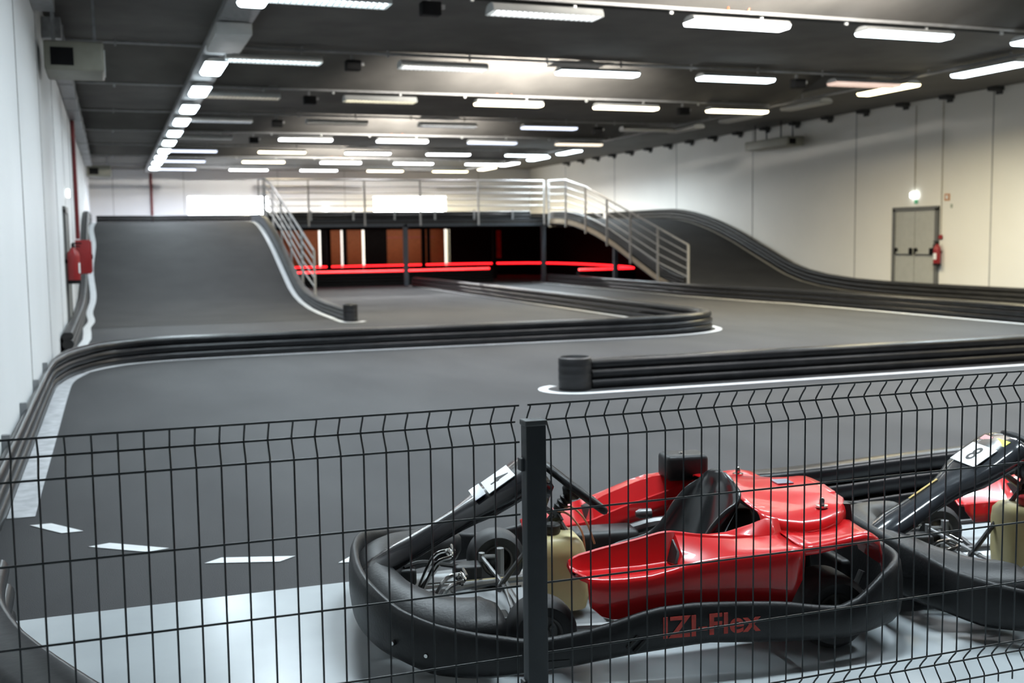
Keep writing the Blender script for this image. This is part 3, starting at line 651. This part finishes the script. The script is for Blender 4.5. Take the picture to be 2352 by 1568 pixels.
# ---------------------------------------------------------------- karts
def mirror(pts): return [(p[0],-p[1],p[2]) for p in pts]
def build_kart(num, label, loc, rz, cap_mat, stickers, accent, sq=1.0):
    def fx(x): return x if x < .62 else .62+(x-.62)*sq
    t = thing('go_kart', label, 'go-kart', loc, rz, None)
    # --- bumper ring -------------------------------------------------
    half = [(1.205,0),(1.20,.16),(1.175,.33),(1.12,.48),(1.03,.60),(.92,.675),(.78,.71),(.55,.715),(.30,.715),(.05,.715),(-.2,.715),(-.42,.705),(-.56,.69),(-.68,.665),(-.78,.61),(-.845,.52),(-.872,.40),(-.875,.2),(-.87,0)]
    hs = smooth_path([(fx(a),c,0) for a, c in half], 4)
    ring = hs+[Vector((p.x,-p.y,0)) for p in hs[-2:0:-1]]
    tx = [-.88,-.78,-.71,-.65,-.60,-.52,-.41,-.29,-.12,.04,.2,.29,.40,.51,.63,.72,.96,1.08,1.15,1.21]
    tz = [.33,.325,.30,.262,.228,.205,.220,.244,.258,.266,.258,.234,.206,.188,.178,.198,.240,.268,.30,.32]
    bxs = [-.83,-.7,-.54,-.29,0,.28,.51,.77,.97,1.08,1.21]; bz = [.10,.10,.082,.097,.118,.098,.072,.055,.062,.085,.095]
    secs = []; N = len(ring)
    for i, p in enumerate(ring):
        a = ring[i-1]; c = ring[(i+1) % N]; tt = (c-a).normalized(); n = Vector((tt.y,-tt.x,0))
        if n.dot(Vector((p.x-.2,p.y,0))) < 0: n = -n
        px_ = p.x if p.x < .62 else .62+(p.x-.62)/sq; zt = interp(px_, tx, tz); zb = interp(px_, bxs, bz); h = zt-zb
        q = [(-.010,0),(.006,.10),(.012,.30),(.012,.62),(.004,.90),(-.004,.985),(-.016,1.0),(-.026,.97),(-.03,.85),(-.024,.3),(-.028,0)]
        secs.append([tuple(p+n*d+Vector((0,0,zb+h*f))) for d, f in q])
    b = MB(); b.loft(secs, closed_sec=True, closed=True); bp = b.obj('bumper', k_blk, t, 60)
    if True:
        # lettering along the left side of the bumper, set letter by letter
        mtx = Matrix.Translation((-.005,.7285,.188)) @ Matrix(((-1,0,0,0),(0,0,1,0),(0,1,0,0),(0,0,0,1)))
        o = text_obj('lettering', 'IZI-Flex', .105, k_txt, mtx, bp, .0008, 1.10, .0022)
        b = MB()
        for x, y, z in ((1.09,.555,.155),(.985,.645,.135)): b.lathe((x,y,z),(x-.5,y*1.2,0),[(0,.012),(.007,.012),(.01,.004),(.01,-.004)],10)
        b.obj('bolt', k_chr, bp) if sq == 1 else None
        for x, z in ((.30,.15),(.275,.135)):
            b = MB(); b.tube([(x,.728,z-.02),(x-.04,.73,z+.02)], .008, 6); b.obj('slot', k_dark, bp)
        b = MB(); b.box((.55,.727,.098),(.09,.006,.022)); b.obj('slot', k_dark, bp)
        b = MB(); b.box((-.60,.665,.155),(.07,.02,.03),rz=.3); b.obj('slot', k_dark, bp)
    # --- front spoiler ----------------------------------------------
    lob = [(.70,.50),(.80,.52),(.90,.50),(1.0,.43),(1.07,.31),(1.105,.16),(1.115,0)]
    path = smooth_path([(fx(a),c,0) for a, c in lob], 4); path = path+[Vector((p.x,-p.y,0)) for p in path[-2::-1]]
    secs = []; N = len(path)
    for i, p in enumerate(path):
        a = path[max(0,i-1)]; c = path[min(N-1,i+1)]; tt = (c-a).normalized(); n = Vector((tt.y,-tt.x,0))
        e = min(i, N-1-i)/4.0; k = min(1, math.sqrt(max(0, 1-(1-min(1,e))**2)))*.98+.02
        zt = interp(abs(p.y), [0,.2,.4,.52], [.292,.298,.285,.265]); w = interp(abs(p.y),[0,.3,.52],[.085,.11,.13])
        mz = .19; q = []
        for ang in range(0, 360, 30):
            ca, sa = math.cos(R(ang)), math.sin(R(ang)); ex = .72
            dd_ = math.copysign(abs(ca)**ex, ca); q.append((dd_*w*k, mz+math.copysign(abs(sa)**ex, sa)*((zt-mz)*(1-.45*max(0,-dd_)) if sa > 0 else .08)*(.35+.65*k)))
        secs.append([tuple(p+n*d+Vector((0,0,z))) for d, z in q])
    b = MB(); b.loft(secs, closed_sec=True, caps=True); b.obj('front_spoiler', k_blk, t, 60)
    # --- front panel with number -----------------------------------
    st = [(1.178,.235,.03,.008),(1.165,.250,.07,.02),(1.125,.278,.092,.03),(1.05,.322,.10,.035),(.97,.362,.092,.035),(.89,.405,.085,.035),(.81,.450,.085,.04),(.75,.487,.105,.045),(.69,.525,.145,.05),(.60,.583,.165,.055),(.53,.63,.165,.06),(.485,.655,.155,.06),(.462,.658,.14,.06)]
    secs = []
    for x, z, w, sk in st:
        x = fx(x)
        secs.append([(x-.03,-w-.012,z-sk),(x,-w,z-.02),(x,-w+.018,z-.002),(x,-w*.5,z+.008),(x,0,z+.010),(x,w*.5,z+.008),(x,w-.018,z-.002),(x,w,z-.02),(x-.03,w+.012,z-sk)])
    last = secs[-1]
    secs.append([(p[0]-.012,p[1]*.97,p[2]-.02) for p in last]); secs.append([(p[0]+.02,p[1]*.9,p[2]-.11) for p in last])
    b = MB(); b.loft(secs); fp = b.obj('front_panel', accent, t, 50)
    md = fp.modifiers.new('thick', 'SOLIDIFY'); md.thickness = .008; md.offset = -1
    # plate frame: origin on panel at x=.60
    up_ = Vector((-.10,0,.0643)).normalized(); ri = Vector((0,1,0)); no = ri.cross(up_); no = no if no.z > 0 else -no
    def plate_m(xc, lift):
        z = interp(-xc, [-.69,-.60,-.53], [.525,.583,.63])+.010
        return Matrix.Translation(Vector((xc,0,z))+no*lift) @ Matrix(((ri.x,up_.x,no.x,0),(ri.y,up_.y,no.y,0),(ri.z,up_.z,no.z,0),(0,0,0,1)))
    def sticker(name, xc, yo, w, h, m_, lift=.004):
        b = MB(); b.box((0,0,0),(w,h,.003)); o = b.obj(name, m_, fp); mm = plate_m(xc, lift); mm.translation += ri*yo; o.data.transform(mm); return o
    pl_ = sticker('number_plate', .615, 0, .20, .125, k_white)
    o = text_obj('numeral', num, .115, k_num, plate_m(.615, .0062), fp, .0006, 1.0, .0015)
    if stickers:
        sticker('yellow_sticker', .517, .045, .10, .035, k_yel); sticker('pink_sticker', .517, -.07, .07, .03, k_pink)
        b = MB(); b.box((0,0,0),(.014,.15,.003)); g_ = b.obj('gold_stripe', mat('gold_stripe', (.5,.36,.12), .3), fp); mm = plate_m(.615, .0); mm.translation = Vector((fx(.86),-.03,.437)); g_.data.transform(mm)
    else:
        sticker('glossy_sticker', .70, .0, .18, .05, k_blue)
    # --- steering ---------------------------------------------------
    c = Vector((.302,0,.535)) if sq == 1 else Vector((.335,0,.575)); ax = Vector((.254,0,.207)).normalized(); sd = Vector((0,1,0)); nn = Vector((.207,0,-.254)).normalized()
    b = MB(); ringp = [c+(ax*math.cos(2*math.pi*k/32)+sd*math.sin(2*math.pi*k/32))*.152 for k in range(32)]
    b.tube(ringp, .0165, 8, closed=True); sw = b.obj('steering_wheel', k_blk, t, 60)
    b = MB()
    for a in (90, 210, 330):
        dd = ax*math.cos(R(a+90))+sd*math.sin(R(a+90)); b.tube([c+nn*.02, c+dd*.145], .014, 6, flat=.4)
    b.lathe(c-nn*.0, nn, [(0,-.012),(.04,-.012),(.045,.0),(.04,.03),(.02,.05),(0,.05)], 16); b.obj('spoke', k_dark, sw)
    b = MB(); b.tube([c+nn*.04, (.40,0,.42), (.62,0,.14)], .011, 8); b.obj('steering_column', k_stl, t)
    b = MB(); b.lathe(c+nn*.05, nn, [(.022,0),(.028,.01),(.02,.02),(.028,.03),(.02,.04),(.026,.05),(.018,.07),(0,.07)], 12); b.tube([(.385,0,.44),(.37,.03,.42),(.40,0,.405)], .018, 6); b.obj('column_boot', k_dark, t)
    b = MB()
    for s in (-1,1): b.tube([(.385,s*.012,.43),(.33,s*.06,.33),(.27,s*.10,.21),(.25,s*.13,.08)], .013, 8)
    b.tube([(.40,0,.44),(.48,0,.50)], .014, 8); b.obj('column_support', k_stl, t)
    # --- tank -------------------------------------------------------
    b = MB(); secs = []
    for z, x0, x1, yw in ((.075,.31,.50,.10),(.085,.285,.515,.12),(.16,.27,.52,.13),(.30,.285,.52,.13),(.345,.30,.515,.125),(.368,.32,.495,.11),(.376,.35,.47,.09)):
        cxx, hx = (x0+x1)/2, (x1-x0)/2; q = []
        for a in range(0, 360, 20):
            ca, sa = math.cos(R(a)), math.sin(R(a)); q.append((cxx+math.copysign(abs(ca)**.5,ca)*hx, .06+math.copysign(abs(sa)**.5,sa)*yw, z))
        secs.append(q)
    b.loft(secs, closed_sec=True, caps=True); tk = b.obj('fuel_tank', k_tank, t, 50)
    b = MB(); b.lathe((.42,.09,.365),(0,0,1),[(.024,0),(.024,.015),(.034,.016),(.036,.02),(.036,.046),(.03,.052),(0,.053)],20); b.obj('fuel_cap', cap_mat, tk)
    # --- wheels -----------------------------------------------------
    def wheel(x, y, r, w, s):
        z = r; a = (0,s,0)
        b = MB(); prof = [(r*.50,-w/2+.01),(r*.60,-w/2),(r*.82,-w/2-.004),(r*.95,-w/2+.012),(r,-w/2+.035),(r,w/2-.035),(r*.95,w/2-.012),(r*.82,w/2+.004),(r*.60,w/2),(r*.50,w/2-.01)]
        b.lathe((x,y,z), a, prof, 32); wh = b.obj('wheel', k_rub, t, 40)
        b = MB(); b.lathe((x,y,z), a, [(r*.50,-w/2+.008),(r*.54,-w/2+.002),(r*.47,-w/2+.004),(r*.44,-w*.2),(r*.44,w*.2),(r*.47,w/2-.004),(r*.54,w/2-.002),(r*.47,w/2-.008),(r*.42,w/2-.03),(r*.2,w/2-.035),(r*.18,w/2-.01),(0,w/2-.01)], 28)
        b.lathe((x,y,z), a, [(0,-w/2+.03),(r*.2,-w/2+.03),(r*.44,-w/2+.05)], 28)
        b.obj('rim', k_rim, wh)
        if s*y > 0:
            b = MB()
            for k in range(5): q = 2*math.pi*k/5; b.lathe((x+math.cos(q)*r*.3,y,z+math.sin(q)*r*.3), a, [(0,w/2-.02),(.007,w/2-.02),(.008,w/2-.034)], 8)
            b.obj('lug_nut', k_chr, wh)
    for s in (1,-1): wheel(.55, s*.475, .128, .13, s); wheel(-.55, s*.50, .141, .19, s)
    # --- chassis ----------------------------------------------------
    b = MB()
    for s in (1,-1): b.tube(smooth_path([(1.02,s*.18,.075),(.85,s*.22,.07),(.60,s*.30,.07),(.2,s*.34,.07),(-.3,s*.33,.075),(-.78,s*.30,.085)],4), .016, 8)
    for x, w in ((1.02,.18),(.55,.36),(.22,.34),(-.2,.33),(-.55,.52),(-.76,.30)): b.tube([(x,-w,.075),(x,w,.075)], .016, 8)
    b.tube([(-.55,-.60,.141),(-.55,.60,.141)], .022, 10)
    for s in (1,-1):
        b.tube([(.42,s*.34,.07),(.42,s*.70,.12)], .012, 8); b.tube([(-.3,s*.33,.07),(-.3,s*.70,.15)], .012, 8); b.tube([(.42,s*.62,.11),(-.3,s*.62,.14)], .014, 8)
        b.tube([(-.76,s*.30,.085),(-.81,s*.30,.2)], .014, 8); b.tube([(1.0,s*.17,.075),(1.17,s*.2,.18)], .012, 8)
    b.obj('frame', k_stl, t)
    b = MB(); b.box((.60,0,.05),(.84,.50,.006)); b.obj('floor_tray', k_gry, t)
    b = MB()
    for s in (1,-1):
        b.tube([(.55,s*.36,.13),(.55,s*.43,.13)], .014, 8); b.tube([(.55,s*.36,.07),(.55,s*.36,.20)], .018, 8)
        b.tube([(.60,s*.03,.15),(.63,s*.36,.165)], .008, 8); b.tube([(.55,s*.36,.165),(.63,s*.365,.165)], .009, 6)
        b.lathe((.63,s*.365,.165),(0,0,1),[(0,-.02),(.014,-.018),(.014,.018),(0,.02)],8)
    b.tube([(.62,0,.13),(.60,-.04,.15),(.60,.04,.15)], .012, 6); b.obj('steering_linkage', mat('zinc_linkage', (.26,.26,.26), .42, metal=.5), t)
    b = MB()
    for s in (1,-1):
        b = MB(); y = s*.17
        b.tube(smooth_path([(.92,y-.045,.10),(.86,y-.05,.22),(.80,y-.05,.245),(.785,y,.25),(.80,y+.05,.245),(.86,y+.05,.22),(.92,y+.045,.10)],4), .008, 6)
        for dz in (0,.016,.032): b.tube([(.80-dz*.6,y-.05,.235+dz),(.80-dz*.6,y+.05,.235+dz)], .006, 6)
        b.tube([(.93,y,.09),(.84,y,.20)], .010, 6); b.tube([(.91,y,.12),(.55,y*1.5,.10)], .005, 6)
        b.obj('pedal', k_chr, t)
    for s in (1,-1):
        b = MB(); b.box((.98,s*.24,.14),(.10,.06,.07),bev=.012); b.tube(smooth_path([(.98,s*.24,.18),(.9,s*.26,.19),(.8,s*.30,.16),(.70,s*.34,.13)],4), .010, 6)
        b.box((.70,s*.33,.12),(.12,.10,.06),bev=.012); b.obj('brake_cylinder', k_dark, t)
    b = MB(); b.lathe((.74,.25,.15),(0,1,0),[(0,-.05),(.03,-.05),(.034,-.03),(.034,.03),(.03,.05),(0,.05)],14); b.obj('brake_reservoir', k_dark, t)
    # --- seat -------------------------------------------------------
    E_ = [(.165,.215),(.06,.243),(-.06,.262),(-.13,.305),(-.195,.395),(-.255,.458),(-.310,.492),(-.332,.522),(-.335,.548),(-.336,.562)]
    C_ = [(.185,.235),(.08,.195),(-.04,.165),(-.16,.175),(-.245,.24),(-.285,.33),(-.308,.42),(-.325,.50),(-.333,.548),(-.336,.566)]
    hw = [.16,.19,.212,.218,.22,.222,.218,.19,.125,.03]
    E_ = smooth_path([(a,0,c) for a, c in E_], 3); C_ = smooth_path([(a,0,c) for a, c in C_], 3); hw = [p.x for p in smooth_path([(h,0,0) for h in hw], 3)]
    secs = []
    for i in range(len(E_)):
        q = []
        for k in range(-10, 11):
            v = k/10; f = abs(v)**2.6; c = C_[i].lerp(E_[i], f); rib = .008*math.cos(v*math.pi*3)*(1 if 12 < i < 22 else .15)*(1-f)
            q.append((c.x+rib, math.sin(v*math.pi/2)*hw[i], c.z))
        secs.append(q)
    b = MB(); b.loft(secs); st_ = b.obj('seat', k_seat, t, 70)
    md = st_.modifiers.new('thick', 'SOLIDIFY'); md.thickness = .012; md.offset = 0
    # --- red bodywork: side pods -----------------------------------
    LEFT = dict(X=[.455,.43,.408,.40,.36,.325,.28,.18,.10,.075,.05,.0,-.05,-.10,-.17,-.28,-.345,-.40],
      P1=[(.505,.392),(.490,.40),(.478,.404),(.475,.405),(.468,.411),(.462,.417),(.455,.423),(.45,.440),(.45,.457),(.45,.460),(.45,.460),(.45,.452),(.45,.442),(.445,.436),(.435,.436),(.415,.455),(.40,.470),(.395,.465)],
      P3=[(.535,.372),(.515,.352),(.507,.346),(.505,.345),(.498,.342),(.494,.342),(.49,.342),(.49,.344),(.49,.350),(.49,.352),(.505,.455),(.51,.448),(.51,.440),(.51,.434),(.505,.425),(.47,.415),(.45,.412),(.44,.412)],
      P4=[(.560,.372),(.595,.362),(.612,.353),(.615,.350),(.622,.347),(.627,.346),(.63,.346),(.635,.352),(.635,.368),(.635,.374),(.635,.380),(.635,.388),(.635,.394),(.635,.399),(.635,.402),(.635,.405),(.635,.408),(.632,.411)],
      BZ=[.355,.342,.330,.245,.208,.196,.195,.195,.195,.195,.195,.195,.195,.195,.195,.195,.195,.30])
    RIGHT = dict(X=[.42,.38,.32,.25,.18,.14,.11,.05,-.03,-.10,-.18,-.25,-.33,-.40],
      P1=[(.43,.255),(.42,.262),(.41,.268),(.40,.272),(.40,.282),(.40,.288),(.40,.295),(.40,.318),(.40,.345),(.40,.366),(.40,.39),(.40,.41),(.40,.44),(.395,.462)],
      P3=[(.47,.24),(.46,.235),(.455,.235),(.45,.238),(.45,.245),(.45,.25),(.46,.345),(.47,.372),(.47,.40),(.47,.425),(.47,.447),(.46,.455),(.45,.455),(.44,.44)],
      P4=[(.55,.275),(.57,.288),(.58,.298),(.59,.312),(.59,.328),(.59,.338),(.59,.346),(.59,.366),(.59,.395),(.59,.42),(.595,.44),(.60,.445),(.61,.435),(.632,.413)],
      BZ=[.26,.23,.205,.195,.195,.195,.195,.195,.195,.195,.195,.195,.195,.30])
    def lerp(a, c, f): return a+(c-a)*f
    def pod(s):
        T = LEFT if s > 0 else RIGHT; X, P1, P3, P4, BZ = T['X'], T['P1'], T['P3'], T['P4'], T['BZ']
        secs = []
        for i, x in enumerate(X):
            y1, z1 = P1[i]; y3, z3 = P3[i]; y4, z4 = P4[i]; bz = BZ[i]
            q = [(y1-.02,z1-(.09 if i else .03)),(y1-.012,z1-.05 if i else z1-.012),(y1-.002,z1-.004),(y1+.006,z1),(y1+.014,z1-.004),
                 (y3-.006,z3+.010),(y3,z3+.002),(y3+.010,z3),(lerp(y3,y4,.6),lerp(z3,z4,.6)-.003),
                 (y4-.014,z4+.001),(y4-.002,z4-.004),(y4+.005,z4-.016),(y4+.008,lerp(z4,bz,.35)),(y4+.004,lerp(z4,bz,.7)),(y4-.002,lerp(z4,bz,.97)),(y4-.010,bz)]
            secs.append([(x,s*yy,zz) for yy, zz in q])
        b = MB(); b.loft(secs)
        o = b.obj('side_pod', k_red, t, 38); md = o.modifiers.new('thick','SOLIDIFY'); md.thickness = .005; md.offset = -1
        # dark air intake at the end of the channel
        V = [(.079,s*.497,.356),(.079,s*.585,.372),(.060,s*.56,.41),(.060,s*.502,.440)] if s > 0 else [(.135,-.456,.256),(.135,-.55,.32),(.116,-.53,.335),(.114,-.462,.334)]
        b = MB(); b.loft([V, [(p[0]-.02,p[1],p[2]) for p in V]], closed_sec=True, caps=True, smooth=False); b.obj('air_intake', k_dark, o)
        # rear fender over the wheel
        fx = [-.395,-.45,-.52,-.60,-.66,-.70,-.735,-.755,-.765]
        fi = [(.40,.425),(.41,.412),(.412,.405),(.405,.408),(.38,.42),(.345,.43),(.33,.42),(.34,.37),(.36,.31)]
        fo = [(.632,.413),(.628,.416),(.622,.424),(.612,.434),(.600,.438),(.585,.432),(.565,.408),(.55,.36),(.535,.30)]
        b = MB(); b.loft([[(x,s*i_[0],i_[1]),(x,s*lerp(i_[0],o_[0],.35),lerp(i_[1],o_[1],.5)),(x,s*lerp(i_[0],o_[0],.75),lerp(i_[1],o_[1],.92)),(x,s*(o_[0]-.012),o_[1]),(x,s*o_[0],o_[1]-.01),(x,s*(o_[0]+.002),o_[1]-.030)] for x, i_, o_ in zip(fx,fi,fo)])
        f = b.obj('rear_fender', k_red, t, 45); md = f.modifiers.new('thick','SOLIDIFY'); md.thickness = .005; md.offset = -1
    pod(1); pod(-1)
    # rear engine cover
    #        x     yl    yr    z: left edge, left mid, hump, right mid, right edge
    DK = [(-.335,.375,.36,.486,.498,.520,.498,.480),(-.36,.39,.37,.474,.497,.522,.500,.482),(-.42,.405,.38,.458,.490,.516,.500,.478),(-.50,.408,.37,.446,.484,.508,.496,.470),(-.58,.400,.35,.448,.486,.506,.492,.460),(-.66,.372,.31,.462,.490,.508,.488,.455),(-.72,.315,.25,.480,.496,.510,.486,.455),(-.755,.25,.20,.486,.498,.508,.484,.455)]
    secs = []
    for x, yl, yr, zl, zml, zh, zmr, zr in DK:
        secs.append([(x,-yr-.015,zr-.05),(x,-yr-.006,zr-.014),(x,-yr+.008,zr),(x,-yr*.7,lerp(zr,zmr,.7)),(x,-yr*.48,zmr),(x,-.10,zh-.003),(x,-.04,zh),(x,.06,zh),(x,.12,zh-.006),(x,.17,zml),(x,yl*.7,lerp(zl,zml,.55)),(x,yl-.012,zl+.002),(x,yl+.004,zl-.010),(x,yl+.014,zl-.026),(x,yl+.018,zl-.055)])
    b = MB(); b.loft(secs); ec = b.obj('engine_cover', k_red, t, 38); md = ec.modifiers.new('thick','SOLIDIFY'); md.thickness = .006; md.offset = -1
    for x, y, z in ((-.63,.305,.472),(-.50,-.235,.494)):
        b = MB(); b.lathe((x,y,z),(0,0,1),[(0,.038),(.008,.036),(.011,.028),(.011,.010),(.024,.008),(.024,.0)],14); b.obj('dome_nut', k_chr, ec)
    b = MB(); b.loft([[(-.772,-.19,.480),(-.748,.315,.480),(-.758,.325,.375),(-.782,-.20,.375)],[(-.73,-.19,.480),(-.70,.30,.480),(-.715,.31,.375),(-.74,-.20,.375)]],closed_sec=True,caps=True,smooth=False); b.obj('rear_grille', k_dark, ec)
    b = MB(); b.box((-.60,.0,.5105),(.07,.08,.004)); b.obj('cover_sticker', mat('silver_sticker',(.45,.46,.55),.2,metal=.5), ec)
    # --- engines and other dark parts ------------------------------
    for s in (1,-1):
        b = MB(); b.box((-.45,s*.28,.22),(.22,.20,.26),bev=.03)
        for k in range(5): b.box((-.32,s*.28,.18+.03*k),(.06,.16,.012))
        b.lathe((-.42,s*.28,.36),(0,0,1),[(0,0),(.07,0),(.075,.03),(.05,.06),(0,.06)],16)
        b.obj('engine', k_dark, t)
    b = MB(); b.tube(smooth_path([(-.3,-.30,.28),(-.15,-.34,.27),(.0,-.36,.23)],4), .03, 10); b.lathe((-.12,-.30,.33),(1,0,0),[(0,0),(.022,0),(.022,.05),(.012,.07),(0,.07)],12); b.obj('exhaust', k_stl, t)
    b = MB(); b.box((.10,-.30,.20),(.30,.16,.16),bev=.03); b.obj('battery_box', k_dark, t)
    b = MB(); b.box((-.315,-.43,.508),(.195,.15,.115),bev=.02); ab = b.obj('air_box', k_blk, t)
    b = MB(); b.lathe((-.30,-.42,.567),(0,0,1),[(0,.006),(.008,.005),(.01,0)],10); b.obj('screw', k_chr, ab)
    b = MB(); b.box((-.765,0,.16),(.06,.5,.14),bev=.02); b.obj('rear_support', k_dark, t)
    b = MB(); b.tube(smooth_path([(.36,.02,.44),(.33,.05,.47),(.28,.09,.42),(.25,.12,.33)],4), .004, 6); b.tube(smooth_path([(.38,.03,.45),(.34,.07,.44),(.30,.11,.38),(.29,.12,.30)],4), .004, 6)
    b.obj('throttle_cable', mat('orange_brown_cable',(.40,.16,.08),.5), t)
    return t
build_kart('4', 'red and black go-kart numbered 4, behind the fence post', (2.03,4.03,0), R(171), k_dark, False, k_gloss)
build_kart('8', 'go-kart numbered 8 with glossy black front panel, cut by the right edge', (4.085,3.63,0), R(166.5), mat('red_fuel_cap',(.55,.03,.04),.4), True, k_gloss2, .87)
